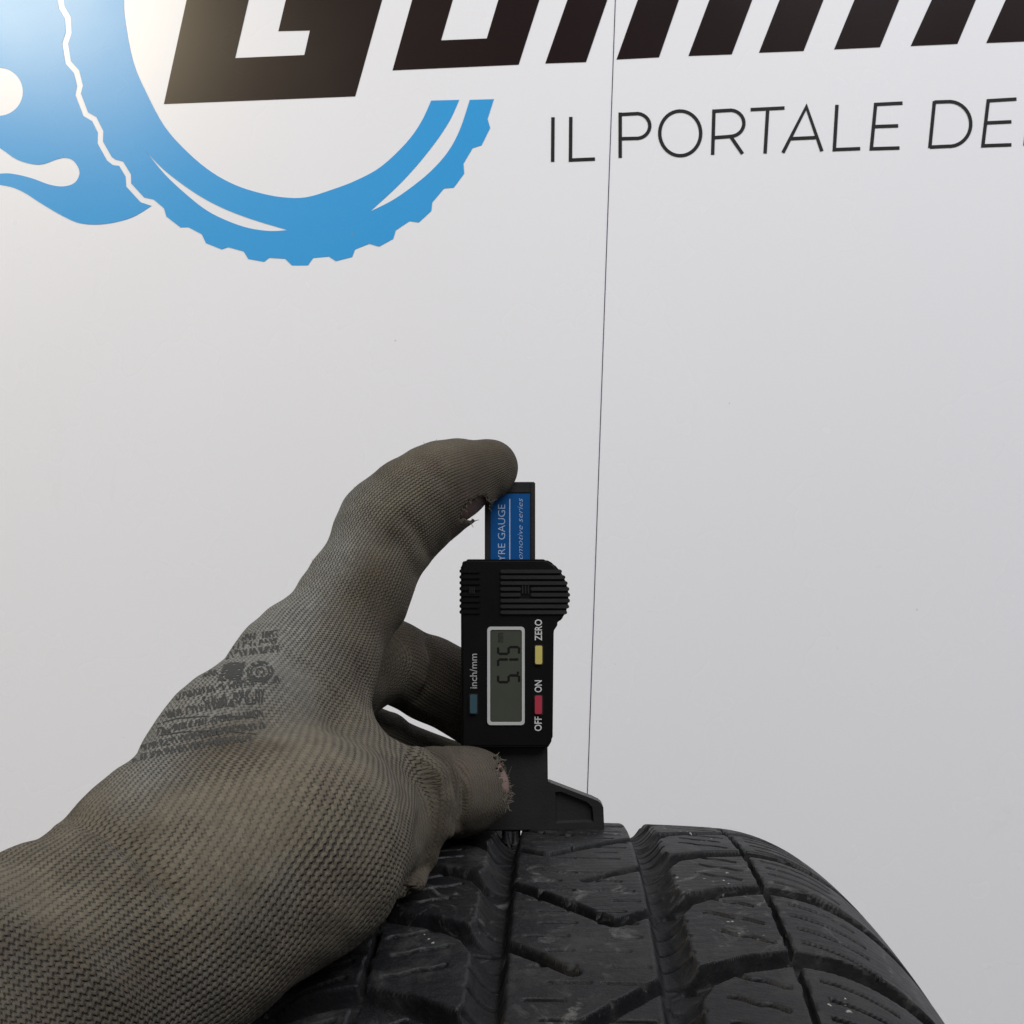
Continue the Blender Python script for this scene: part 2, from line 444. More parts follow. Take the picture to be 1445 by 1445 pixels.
def stroke_letter(lines, hw=2.45):
    bm = bmesh.new()
    for j, (L, Rr) in enumerate(stroke_loops(lines, hw)):
        off = 0.0003 + 0.00002 * j
        a = [bm.verts.new(tuple(wpt(*wall_uv(*p), off))) for p in L]
        b = [bm.verts.new(tuple(wpt(*wall_uv(*p), off))) for p in Rr]
        for i in range(len(a) - 1):
            bm.faces.new((a[i], a[i + 1], b[i + 1], b[i]))
    o = bm_obj('letter', bm, M['text_print'], wall, smooth=False)
    return o
def z(p): return (p[0] / 2.109 + 760, p[1] / 2.109)
def arc(cx, cy, rx, ry, a0, a1, n=14):
    return [(cx + rx * math.cos(math.radians(a)), cy + ry * math.sin(math.radians(a))) for a in np.linspace(a0, a1, n)]
LET = [
    [[(43, 349), (42, 482)]],
    [[(96, 348), (95, 476.5), (168, 473.5)]],
    [[(243, 335), (243, 470)], [(243, 341), (290, 338.5)] + arc(292, 375, 39, 37, -85, 85) + [(288, 412), (243, 413)]],
    [arc(421.5, 397, 61, 66.5, 0, 360, 40)],
    [[(522, 326), (518, 461)], [(522, 331), (567, 328.5)] + arc(570, 367, 41, 39, -85, 85) + [(562, 407), (520, 410)], [(572, 407), (607, 458)]],
    [[(631, 326.5), (732, 321.5)], [(682, 324), (674, 457)]],
    [[(727, 455), (797, 318), (843, 450.5)], [(750, 413), (827, 409.5)]],
    [[(888, 312), (880, 445.5), (957, 442.5)]],
    [[(1083, 307), (1003, 311), (990, 443), (1074, 440.5)], [(998, 377), (1070, 374.5)]],
    [[(1178, 301), (1164, 441)], [(1178, 304), (1222, 302.5)] + arc(1222, 369, 64, 66.5, -85, 85, 18) + [(1215, 435.5), (1165, 438)]],
    [[(1422, 295), (1338, 300), (1322, 434), (1407, 431)], [(1331, 366), (1407, 362.5)]],
    [[(1464, 292), (1448, 428), (1520, 425)]],
]
for L in LET:
    stroke_letter([[z(p) for p in ln] for ln in L])

# ------------------------------------------------------------------ the tyre
tyre_base = TO.copy(); tyre_base[2] = 0.0
tyre = thing('tyre', 'worn black winter tyre standing below the gauge with dusty tread blocks', 'tyre', tyre_base)
def tdrop(u):
    """crown profile, metres"""
    a = np.abs(u)
    return a * a / 2.0 + 0.009 * (np.clip(a - 0.045, 0, None) / 0.03) ** 2.5
def tworld(u, phi, r):
    return TO + np.asarray(u)[..., None] * TA + (r * np.sin(phi))[..., None] * TF + (r * np.cos(phi))[..., None] * TU
MMD = TR * 1000 * math.pi / 180         # mm per degree
latR = [9.7, 3.9, -1.8, -8.3, -14.6, -20.8, -26.9, -33.0, -39.0]
latR = sorted([15.6 + 6 * i for i in range(51)] + latR)
latL = sorted([4.0 + 2.2 + 5.95 * i for i in range(53)] + [0.6, -5.3, -11.4, -17.5, -23.5, -29.5, -35.5])
def sstep(x, a, b):
    t = np.clip((x - a) / (b - a), 0, 1); return t * t * (3 - 2 * t)
def lat_off(a):           # shift of a lateral groove (degrees) as it runs outward, a = |u| in mm
    return np.interp(a, [16, 26, 37, 48, 60, 72, 92], [-2.7, -1.75, -0.6, 0, -0.15, -0.45, -1.0])
def seg_d(u, s, p, q):
    p = np.array(p); q = np.array(q); d = q - p; L2 = d @ d
    t = np.clip(((u - p[0]) * d[0] + (s - p[1]) * d[1]) / L2, 0, 1)
    return np.hypot(u - p[0] - t * d[0], s - p[1] - t * d[1]), t
def nearest(ph, lst):
    lst = np.sort(np.asarray(lst)); i = np.clip(np.searchsorted(lst, ph), 1, len(lst) - 1)
    return np.minimum(np.abs(ph - lst[i - 1]), np.abs(ph - lst[i]))
def tread_depth(u, ph, sipes=True):
    """groove depth in mm at u (mm), ph (deg); returns depth, depth without sipes"""
    s = ph * MMD; au = np.abs(u)
    wob = 0.25 * np.sin(s * 0.9 + u * 0.2) + 0.2 * np.sin(s * 0.37 - u * 0.31)
    D = np.zeros_like(u)
    for uc, hw in ((-21.4, 5.3), (21.9, 5.0)):
        q = (u * np.sign(uc) - 16.7 - 0.1 * wob) / 10.0
        lst = np.array(latR if uc > 0 else latL) - 1.9
        near = np.abs(ph[..., None] - lst[None, None, :]).min(-1) if False else nearest(ph, lst)
        qe = 0.86 + 0.30 * (1 - sstep(near, 0.3, 1.6))
        D = np.maximum(D, (5.2 if uc > 0 else 6.2) * sstep(q, -0.05, 0.20) * (1 - np.clip((q - 0.22) / (qe - 0.22), 0, 1) ** 1.9) * (q < qe))
    # thin circumferential slits
    D = np.maximum(D, 3.2 * (1 - sstep(np.abs(au - 48.2 - 0.5 * wob), 0.35, 0.95)))
    # lateral grooves
    off = lat_off(au)
    for side, lst in ((1, latR), (-1, latL)):
        g = np.full_like(u, 1e9)
        for c in lst:
            g = np.minimum(g, np.abs(ph - c - off))
        g = g * MMD * 0.93
        w = np.interp(au, [22, 27, 33, 48, 60, 92], [4.2, 3.8, 3.1, 3.0, 3.6, 4.1])
        dep = np.interp(au, [21, 26, 80, 94], [6.4, 5.8, 5.4, 0])
        d = dep * (1 - sstep(g + 0.3 * wob, w - 0.7, w + 0.5))
        D = np.where((u * side > 19), np.maximum(D, d), D)
    # centre rib: chevrons and blind notches, glide reflection every 8.4 degrees
    lo, hi = ph.min() - 10, ph.max() + 10
    k0, k1 = int(math.floor((lo - 6) / 8.4)), int(math.ceil((hi + 6) / 8.4))
    for k in range(k0, k1 + 1):
        mir = 1 if k % 2 == 0 else -1; sh = 8.4 * k
        for (pts, w0, w1) in (([(-17, 3.4), (-8.2, 2.3)], 1.9, 1.9), ([(-8.2, 2.3), (18, 6.3)], 1.9, 2.0), ([(18, 0.5), (2.0, -1.55)], 1.9, 1.35)):
            p = (mir * pts[0][0], (pts[0][1] + sh) * MMD); q = (mir * pts[1][0], (pts[1][1] + sh) * MMD)
            if max(p[1], q[1]) < lo * MMD or min(p[1], q[1]) > hi * MMD: continue
            d, t = seg_d(u, s, p, q)
            w = w0 + (w1 - w0) * t
            D = np.maximum(D, np.where(au < 20, 4.9 * (1 - sstep(d + 0.2 * wob, w - 0.7, w + 0.45)), 0))
    G = D.copy()
    if sipes:
        S = np.zeros_like(u)
        for side, lst in ((1, latR), (-1, latL)):
            for i in range(len(lst) - 1):
                a, b = lst[i], lst[i + 1]
                if b < lo or a > hi: continue
                for j in range(4):
                    fr = (j + 1.15) / 5.3
                    c = a + (b - a) * fr
                    e0 = 51.5 + 1.2 * ((i * 7 + j * 3) % 5) / 4; e1 = 69.5 - 1.5 * ((i * 5 + j * 2) % 4) / 3
                    d = np.abs(ph - c - off + 0.030 * (au - 51)) * MMD
                    S = np.maximum(S, np.where((u * side > e0) & (u * side < e1), 3.4 * (1 - sstep(d, 0.42, 1.0)), 0))
                for j in range(3):
                    c = a + (b - a) * (j + 1.0) / 4.1
                    e0 = 30 + 2.5 * ((i * 3 + j) % 4) / 3; e1 = 43.5 + 2 * ((i + j * 2) % 3) / 2
                    d = np.abs(ph - c + 0.055 * (au - 37) + 0.05 * np.sin(u * 0.9)) * MMD
                    S = np.maximum(S, np.where((u * side > e0) & (u * side < e1), 2.4 * (1 - sstep(d, 0.32, 0.9)), 0))
        row = ph / 1.12; ri = np.floor(row); fr = np.abs(row - ri - 0.5) * 1.12 * MMD
        h1 = np.modf(np.abs(np.sin(ri * 12.9898) * 43758.5))[0]; h2 = np.modf(np.abs(np.sin(ri * 78.233) * 9631.7))[0]
        c1 = -9 + 6 * h1; c2 = 6 + 6 * h2
        near = ((np.abs(u - c1) < 3.2 + 2.6 * h2) | (np.abs(u - c2) < 3.0 + 3.0 * h1)) & (h1 + h2 > 0.35)
        S = np.maximum(S, np.where(near & (au < 15.2), 1.9 * (1 - sstep(fr, 0.2, 0.68)), 0))
        # sipes across the floor of the two main grooves
        rg = ph / 1.28; fg = np.abs(rg - np.floor(rg) - 0.5) * 1.28 * MMD
        gg = (np.abs(au - 21.7) < 4.3)
        S = np.maximum(S, np.where(gg, 1.8 * (1 - sstep(fg + 0.02 * np.abs(au - 21.7), 0.30, 0.85)), 0))
        D = np.where(G < 1.0, np.maximum(D, S), D + np.where(gg, S, 0))
    return D, G
def tread_grid(ph0, ph1, ds, du):
    nph = int(round((ph1 - ph0) * MMD / ds)) + 1; nu = int(round(204 / du)) + 1
    ph = np.linspace(ph0, ph1, nph); u = np.linspace(-102, 102, nu)
    Ug, Pg = np.meshgrid(u, ph)
    D, G = tread_depth(Ug, Pg)
    ru = Ug / 1000
    r = TR - tdrop(ru) - D / 1000
    r = r + 0.00005 * np.sin(Ug * 0.7 + Pg * 9) * np.sin(Pg * 23 + Ug * 0.3)
    V = tworld(ru, np.radians(Pg), r).reshape(-1, 3)
    idx = np.arange(nph * nu).reshape(nph, nu)
    Q = np.stack([idx[:-1, :-1], idx[:-1, 1:], idx[1:, 1:], idx[1:, :-1]], -1).reshape(-1, 4)
    fc = lambda A: (0.25 * (A[:-1, :-1] + A[1:, :-1] + A[:-1, 1:] + A[1:, 1:])).ravel()
    return V, Q, fc(Ug), fc(Pg), fc(G)
def sub(V, Q, mask):
    q = Q[mask]; used, inv = np.unique(q.ravel(), return_inverse=True)
    return V[used], inv.reshape(-1, 4)
V, Q, fu, fp, fg = tread_grid(-36, 26, 0.30, 0.5)
au = np.abs(fu); top = fg < 1.1
off = lat_off(au)
kR = np.searchsorted(np.array(latR), fp - off); kL = np.searchsorted(np.array(latL), fp - off)
def emit(name, mask, mat):
    if mask.sum() < 30: return
    v, q = sub(V, Q, mask); mesh_obj(name, v, q, mat, tyre)
emit('groove_floor', ~top & (au < 94), M['groove'])
emit('centre_rib', top & (au < 21.6), M['rubber'])
for side, kk in ((1, kR), (-1, kL)):
    for lo_, hi_ in ((21.6, 48.2), (48.2, 94)):
        base = top & (fu * side >= lo_) & (fu * side < hi_)
        for k in np.unique(kk[base]):
            emit('tread_block', base & (kk == k), M['rubber'])
for side in (1, -1):
    emit('shoulder_strip', (fu * side >= 94), M['side'])
V, Q, fu, fp, fg = tread_grid(26, 324, 1.6, 1.5)
mesh_obj('tread_band', V, Q, M['rubber'], tyre)
# sidewalls and inner liner, turned about the axle
d102 = float(tdrop(np.array([0.102]))[0])
prof = catmull([(0.102, TR - d102), (0.1065, 0.262), (0.1075, 0.248), (0.105, 0.232), (0.098, 0.216), (0.090, 0.205), (0.084, 0.202), (0.080, 0.205)], 6)
NS = 240
for side in (1, -1):
    P = np.array(prof); phs = np.linspace(0, 2 * math.pi, NS, endpoint=False)
    VV = tworld(np.repeat(side * P[:, 0][None], NS, 0), np.repeat(phs[:, None], len(P), 1), np.repeat(P[:, 1][None], NS, 0)).reshape(-1, 3)
    idx = np.arange(NS * len(P)).reshape(NS, len(P)); nx = np.roll(idx, -1, 0)
    mesh_obj('sidewall', VV, np.stack([idx[:, :-1], idx[:, 1:], nx[:, 1:], nx[:, :-1]], -1).reshape(-1, 4), M['side'], tyre)
P = np.array(catmull([(0.080, 0.205), (0.090, 0.225), (0.096, 0.25), (0.088, 0.28), (0.06, 0.298), (0, 0.304), (-0.06, 0.298), (-0.088, 0.28), (-0.096, 0.25), (-0.090, 0.225), (-0.080, 0.205)], 4))
VV = tworld(np.repeat(P[:, 0][None], NS, 0), np.repeat(phs[:, None], len(P), 1), np.repeat(P[:, 1][None], NS, 0)).reshape(-1, 3)
idx = np.arange(NS * len(P)).reshape(NS, len(P)); nx = np.roll(idx, -1, 0)
mesh_obj('inner_liner', VV, np.stack([idx[:, :-1], idx[:, 1:], nx[:, 1:], nx[:, :-1]], -1).reshape(-1, 4), M['side'], tyre)

# ------------------------------------------------------------------ the digital gauge
GZ = 0.350
GO = px(720, 1174, GZ)
lean = math.radians(2.0)
GX = RIGHT.copy(); GY = math.cos(lean) * UP + math.sin(lean) * FWD; GN = np.cross(GX, GY)
GT = Matrix(((GX[0], GY[0], GN[0], GO[0]), (GX[1], GY[1], GN[1], GO[1]), (GX[2], GY[2], GN[2], GO[2]), (0, 0, 0, 1)))
def gp(x, y, zz):
    """photo point -> gauge plane at height zz above the blade"""
    d = ray(x, y); o = CAM - GO
    t = (zz - o @ GN) / (d @ GN)
    P = o + d * t
    return float(P @ GX), float(P @ GY)
gauge = thing('tyre_gauge', 'black digital tread depth gauge reading 5.75 standing on the tyre', 'gauge', GO)
def ext(pts, z0, z1, bev=0.0004, seg=2, raw=False, front_only=False):
    bm = bmesh.new()
    P = pts if raw else [gp(x, y, z1) for x, y in pts]
    A = [bm.verts.new((x, y, z0)) for x, y in P]; B = [bm.verts.new((x, y, z1)) for x, y in P]
    n = len(P)
    fA = bm.faces.new(A[::-1]); fB = bm.faces.new(B)
    for i in range(n): bm.faces.new((A[i], A[(i + 1) % n], B[(i + 1) % n], B[i]))
    if bev:
        e = list(fB.edges) if front_only else list(bm.edges)
        bmesh.ops.bevel(bm, geom=e, offset=bev, segments=seg, affect='EDGES', clamp_overlap=True)
    bmesh.ops.triangulate(bm, faces=[f for f in bm.faces if len(f.verts) > 4])
    return bm
def merge(a, b):
    me = bpy.data.meshes.new('t'); b.to_mesh(me); b.free(); a.from_mesh(me); bpy.data.meshes.remove(me)
def rect(x0, y0, x1, y1): return [(x0, y1), (x1, y1), (x1, y0), (x0, y0)]
def rrect(x0, y0, x1, y1, r, n=5):
    o = []
    for cx, cy, a in ((x1 - r, y1 - r, 0), (x0 + r, y1 - r, 90), (x0 + r, y0 + r, 180), (x1 - r, y0 + r, 270)):
        o += [(cx + r * math.cos(math.radians(a + 90 * i / n)), cy + r * math.sin(math.radians(a + 90 * i / n))) for i in range(n + 1)]
    return o[::-1]
ZB = 0.0012      # blade front
ZF = 0.0068      # body front
# slide: the label sits in a shallow recess, a raised rim round it
bm = ext(rect(684, 680, 755.3, 1120), -0.0022, ZB - 0.0006, 0.0003)
for r_ in (rect(684, 680, 692, 1060), rect(748.2, 680, 755.3, 1060)):
    merge(bm, ext(r_, -0.002, ZB, 0.0003))
merge(bm, ext(rect(691.5, 680, 748.6, 696), -0.002, ZB - 0.00005, 0.0003))
slide = bm_obj('slide', bm, M['plastic2'], gauge, GT)
lab = bm_obj('label', ext(rect(692.4, 696.4, 747.8, 1000), ZB - 0.0006, ZB - 0.0003, 0), M['label'], slide, GT, False)
def glyphs(txt, x_base, x_cap, y0, y1, zz, mat, parent, name, shear=0.0, anchor=None, cap='H', offs=0.0):
    """text reading upward: baseline at photo x_base, cap tops at x_cap, from y0 (start) to y1 (end)"""
    cu = bpy.data.curves.new('t', 'FONT'); cu.body = txt; cu.size = 1; cu.shear = shear; cu.resolution_u = 3; cu.offset = offs
    o = bpy.data.objects.new('t', cu); COL.objects.link(o)
    dg = bpy.context.evaluated_depsgraph_get(); dg.update()
    me = bpy.data.meshes.new_from_object(o.evaluated_get(dg))
    bpy.data.objects.remove(o); bpy.data.curves.remove(cu)
    co = np.array([v.co[:] for v in me.vertices])
    bm = bmesh.new(); bm.from_mesh(me); bpy.data.meshes.remove(me)
    x0, x1 = co[:, 0].min(), co[:, 0].max()
    capH = 0.729 if cap == 'H' else float(co[:, 1].max())
    for v in bm.verts:
        t = (v.co.x - x0) / (x1 - x0)
        X_, Y_ = gp(x_base + (x_cap - x_base) * v.co.y / capH, y0 + (y1 - y0) * t, zz)
        v.co = (X_, Y_, zz)
    for f in bm.faces: f.normal_update()
    bmesh.ops.recalc_face_normals(bm, faces=bm.faces)
    return bm_obj(name, bm, mat, parent, GT, False)
zt = ZB - 0.00022
glyphs('TYRE GAUGE', 712.8, 702.0, 801, 712, zt, M['label_text'], slide, 'lettering', offs=-0.006)
glyphs('Automotive series', 737.6, 729.6, 812, 703, zt, M['label_text'], slide, 'lettering', shear=0.32, offs=-0.012)
bm_obj('label_line', ext(rect(718.6, 704, 720.1, 850), ZB - 0.0003, zt, 0), M['label_text'], slide, GT, False)
# stem and foot of the fixed base, below the body
base = bm_obj('base_stem', ext([(668, 1030), (772.5, 1030), (774, 1173), (664, 1173)][::-1], -0.0048, 0.0030, 0.0005), M['plastic2'], gauge, GT)
foot = [(772, 1103), (776, 1104), (838, 1127.5), (847, 1131.5), (851.5, 1138), (853, 1172.5), (772, 1172.5)]
footL = [(720 - (x - 720), y) for x, y in foot][::-1]
rec = [(783, 1118), (792, 1117), (829, 1132), (836, 1139), (838, 1160), (784, 1162)]
def foot_bm(f, rc):
    bm = ext(f[::-1], -0.0045, 0.0002, 0.0004)
    # raised rim round the recess
    n = 24
    def resample(pts):
        P = [np.array(p, float) for p in pts] + [np.array(pts[0], float)]
        L = np.cumsum([0] + [np.linalg.norm(P[i + 1] - P[i]) for i in range(len(P) - 1)])
        return [tuple(np.array([np.interp(t, L, [p[k] for p in P]) for k in (0, 1)])) for t in np.linspace(0, L[-1], 60, endpoint=False)]
    c = np.mean(np.array(rc), 0)
    inn = [np.array(p) for p in resample(rc)]
    fo = resample([(x, y) for x, y in f])
    outn = [np.array(min(fo, key=lambda q: abs(math.atan2(q[1] - c[1], q[0] - c[0]) - math.atan2(p[1] - c[1], p[0] - c[0])))) for p in inn]
    outn = [p + (c - p) * 0.012 for p in outn]
    g = lambda p, zz: (*gp(p[0], p[1], 0.0018), zz)
    r0 = [bm.verts.new(g(p, -0.001)) for p in outn]; r1 = [bm.verts.new(g(p, 0.0018)) for p in outn]
    r2 = [bm.verts.new(g(p + (c - p) * 0.0, 0.0018)) for p in inn]; r3 = [bm.verts.new(g(p + (c - p) * 0.10, 0.0003)) for p in inn]
    k = len(inn)
    for i in range(k):
        j = (i + 1) % k
        for A_, B_ in ((r0, r1), (r1, r2), (r2, r3)):
            try: bm.faces.new((A_[i], A_[j], B_[j], B_[i]))
            except ValueError: pass
    return bm
bm_obj('foot', foot_bm(foot, rec), M['plastic2'], gauge, GT, angle=30)
recL = [(720 - (x - 720), y) for x, y in rec][::-1]
bm_obj('foot', foot_bm(footL, recL), M['plastic2'], gauge, GT, angle=30)
# measuring pin reaching into the groove
bm = bmesh.new()
bmesh.ops.create_cone(bm, cap_ends=True, segments=28, radius1=0.0030, radius2=0.0030, depth=0.004, matrix=Matrix.Translation((0.0003, -0.0012, -0.0003)) @ Matrix.Rotation(math.pi / 2, 4, 'X'))
bmesh.ops.create_cone(bm, cap_ends=True, segments=24, radius1=0.0011, radius2=0.0011, depth=0.0062, matrix=Matrix.Translation((-0.0004, -0.0045, 0.0003)) @ Matrix.Rotation(math.pi / 2, 4, 'X'))
bm_obj('probe_pin', bm, M['chrome'], gauge, GT)
# body
body_out = [(650, 797), (656, 789.5), (771, 789.5), (782, 796), (794, 810), (801, 828), (803, 843), (801, 858), (796, 870), (789, 878), (783, 881), (781.5, 890), (780, 1044), (772, 1057.5), (651, 1057.5)]
body = bm_obj('body', ext(body_out[::-1], -0.0062, ZF, 0.0012, 3), M['plastic'], gauge, GT)
bm_obj('face_plate', ext(rect(653.5, 877, 773, 1052), ZF - 0.0004, ZF + 0.00025, 0.00015), M['plastic'], gauge, GT)
# grip ridges: right-hand thumb pad and left edge
def right_edge(y):
    P = [(789.5, 771), (796, 782), (810, 794), (828, 801), (843, 803), (858, 801), (870, 796), (878, 789)]
    return float(np.interp(y, [p[0] for p in P], [p[1] for p in P]))
for i in range(8):
    y = 806.5 + i * 8.25
    xr = right_edge(y) + 2.0
    if i in (3, 4): spans = ((706, 735), (749, xr))
    else: spans = ((706, xr),)
    bm = None
    for (xa, xb) in spans:
        b2 = ext(rrect(xa, y - 2.7, xb, y + 2.7, 2.2, 3), ZF - 0.009 if xb > 760 else ZF - 0.0006, ZF + 0.0007, 0.0003)
        if bm is None: bm = b2
        else: merge(bm, b2)
    bm_obj('grip_ridge', bm, M['plastic2'], gauge, GT)
for i in range(8):
    y = 806 + i * 8.25
    bm_obj('grip_ridge', ext(rrect(648.2, y - 2.6, 678, y + 2.6, 2.0, 3), ZF - 0.010, ZF + 0.0005, 0.0003), M['plastic'], gauge, GT)
bm = None
for x in (737.5, 741.5, 745.5):
    b2 = ext(rect(x - 1, 824, x + 1, 838), ZF - 0.0003, ZF + 0.0005, 0.0001)
    if bm is None: bm = b2
    else: merge(bm, b2)
bm_obj('grip_mark', bm, M['plastic2'], gauge, GT)
bm = None
for x in (663, 666, 669):
    b2 = ext(rect(x - .8, 828, x + .8, 838), ZF - 0.0003, ZF + 0.0009, 0.0001)
    if bm is None: bm = b2
    else: merge(bm, b2)
bm_obj('grip_mark', bm, M['plastic2'], gauge, GT)
# display
zf = ZF + 0.00025
def ring_bm(o, i, z0, z1):
    bm = bmesh.new()
    Po = [gp(x, y, z1) for x, y in o]; Pi = [gp(x, y, z1) for x, y in i]
    rows = [[bm.verts.new((*p, z0)) for p in Po], [bm.verts.new((*p, z1)) for p in Po], [bm.verts.new((*p, z1)) for p in Pi], [bm.verts.new((*p, z0)) for p in Pi]]
    n = len(o)
    for A_, B_ in zip(rows[:-1], rows[1:]):
        for k in range(n):
            bm.faces.new((A_[k], A_[(k + 1) % n], B_[(k + 1) % n], B_[k]))
    return bm
disp = bm_obj('display', ext(rrect(690, 887, 737.8, 1020.5, 2), zf - 0.0003, zf + 0.0001, 0), M['plastic'], gauge, GT, False)
bm_obj('display_frame', ring_bm(rrect(687.6, 884.4, 740.4, 1023.2, 5), rrect(691.8, 888.8, 736.4, 1018.8, 3), zf - 0.0002, zf + 0.0004), M['frame'], disp, GT, angle=30)
bm_obj('lcd', ext(rrect(692.6, 889.8, 735.6, 1017.8, 1.5), zf + 0.00005, zf + 0.00018, 0), M['lcd'], disp, GT, False)
def digit(ch, yb, yt):
    """seven segments; the digit's left edge is at photo y=yb, right at yt; top at x=702.5, bottom at x=733"""
    SEG = {'5': 'afgcd', '7': 'abc'}[ch]
    x0, x1 = 703.0, 732.6; xm = (x0 + x1) / 2; w = 1.6; g = 0.7
    bm = bmesh.new()
    def P(x, t): return gp(x + (0), yb + (yt - yb) * t, zf + 0.00026)
    Ld = {'a': ((x0, 0), (x0, 1)), 'g': ((xm, 0), (xm, 1)), 'd': ((x1, 0), (x1, 1)), 'f': ((x0, 0), (xm, 0)), 'b': ((x0, 1), (xm, 1)), 'e': ((xm, 0), (x1, 0)), 'c': ((xm, 1), (x1, 1))}
    H = abs(yt - yb)
    for sgm in SEG:
        (xa, ta), (xb, tb) = Ld[sgm]
        if xa == xb:
            a = 0.1; pts = [(xa - w, a), (xa - w, 1 - a), (xa, 1 - 0.02), (xa + w, 1 - a), (xa + w, a), (xa, 0.02)]
        else:
            dt = w / H; pts = [(xa + g + 1, ta - dt), (xb - g - 1, ta - dt), (xb - g, ta), (xb - g - 1, ta + dt), (xa + g + 1, ta + dt), (xa + g, ta)]
        vs = [bm.verts.new((*P(x, t), zf + 0.00026)) for x, t in pts]
        bm.faces.new(vs)
    return bm
for ch, yb, yt in (('5', 962.5, 953.0), ('7', 940.0, 930.5), ('5', 922.5, 913.0)):
    bm_obj('digit', digit(ch, yb, yt), M['lcd_seg'], disp, GT, False)
bm_obj('decimal_point', ext(rrect(729.2, 947.6, 732.6, 951.0, 1), zf + 0.00018, zf + 0.00026, 0), M['lcd_seg'], disp, GT, False)
glyphs('mm', 710.5, 703.0, 906, 893, zf + 0.00026, M['lcd_faint'], disp, 'unit_sign', cap='x')
# buttons and their lettering
for mk, x0, y0, x1, y1 in (('yellow', 755.2, 911.4, 765.2, 937.2), ('red', 754.8, 982.0, 764.8, 1007.6), ('teal', 663.2, 980.6, 673.0, 1006.8)):
    b = bm_obj('button', ext(rrect(x0, y0, x1, y1, 1.8), zf - 0.0003, zf + 0.0009, 0.00025, 2), M[mk], gauge, GT)
    b['label'] = {'yellow': 'yellow button under the word zero', 'red': 'red power button', 'teal': 'dark teal unit button'}[mk]
    bm_obj('button_surround', ring_bm(rrect(x0 - 1.6, y0 - 1.6, x1 + 1.6, y1 + 1.6, 2.4), rrect(x0 - 0.3, y0 - 0.3, x1 + 0.3, y1 + 0.3, 1.9), zf - 0.0002, zf + 0.0002), M['plastic2'], b, GT)
zt = zf + 0.00006
glyphs('ZERO', 764.6, 754.2, 904, 874, zt, M['white_ink'], gauge, 'lettering', offs=0.012)
glyphs('ON', 764.4, 754.0, 977, 960, zt, M['white_ink'], gauge, 'lettering', offs=0.012)
glyphs('OFF', 764.2, 753.8, 1031.5, 1011, zt, M['white_ink'], gauge, 'lettering', offs=0.012)
glyphs('inch/mm', 673.0, 662.6, 971.5, 922.5, zt, M['grey_ink'], gauge, 'lettering', offs=0.006)

# ------------------------------------------------------------------ the gloved hand (signed distance field -> surface nets)
def pj(x, y, Z, r):
    return (*px(x, y, Z), r * Z / F)
def chain(*js): return [pj(*j) for j in js]
arm = chain((-420, 1800, .150, 190), (-110, 1505, .182, 152), (58, 1346, .211, 115), (152, 1264, .227, 101), (214, 1201, .240, 104), (332, 1065, .272, 105), (430, 948, .305, 93))
index = chain((430, 948, .305, 93), (503, 838, .322, 67), (549, 745, .337, 66), (592, 707, .342, 60), (638, 681, .347, 56), (690, 661, .352, 41.5))
thenar = chain((100, 1400, .205, 150), (255, 1300, .228, 150), (425, 1195, .250, 138), (525, 1148, .285, 98))
web = chain((500, 1118, .282, 80), (455, 1012, .298, 60), (448, 930, .310, 68))
thumb = chain((560, 1136, .308, 62), (606, 1120, .315, 61), (655, 1115, .330, 61), (671, 1112, .335, 51))
palm = [chain((210, 1215, .255, 120), (420, 985, .330, 84), (545, 930, .362, 55)), chain((220, 1240, .262, 112), (420, 1030, .352, 72), (540, 1052, .382, 48)),
        chain((230, 1265, .268, 104), (430, 1075, .372, 62), (530, 1100, .398, 44))]
middle = chain((545, 930, .362, 57), (612, 960, .376, 57), (690, 1000, .384, 62), (725, 1020, .380, 44))
ring = chain((532, 1055, .382, 50), (600, 1086, .392, 51), (690, 1100, .388, 42))
little = chain((530, 1100, .398, 44), (600, 1115, .402, 40), (660, 1125, .398, 34))
cuff = chain((-40, 1360, .196, 150), (48, 1304, .209, 113))
folds = [chain((556, 1060, .287, 12), (588, 1072, .285, 18), (612, 1096, .283, 21), (620, 1128, .282, 21), (614, 1168, .282, 20), (600, 1206, .281, 17)),
         chain((600, 1076, .300, 10), (626, 1086, .300, 16), (636, 1106, .300, 17), (634, 1140, .299, 17), (630, 1172, .297, 14)),
         chain((560, 1250, .268, 20), (584, 1240, .274, 16), (599, 1214, .283, 13))]

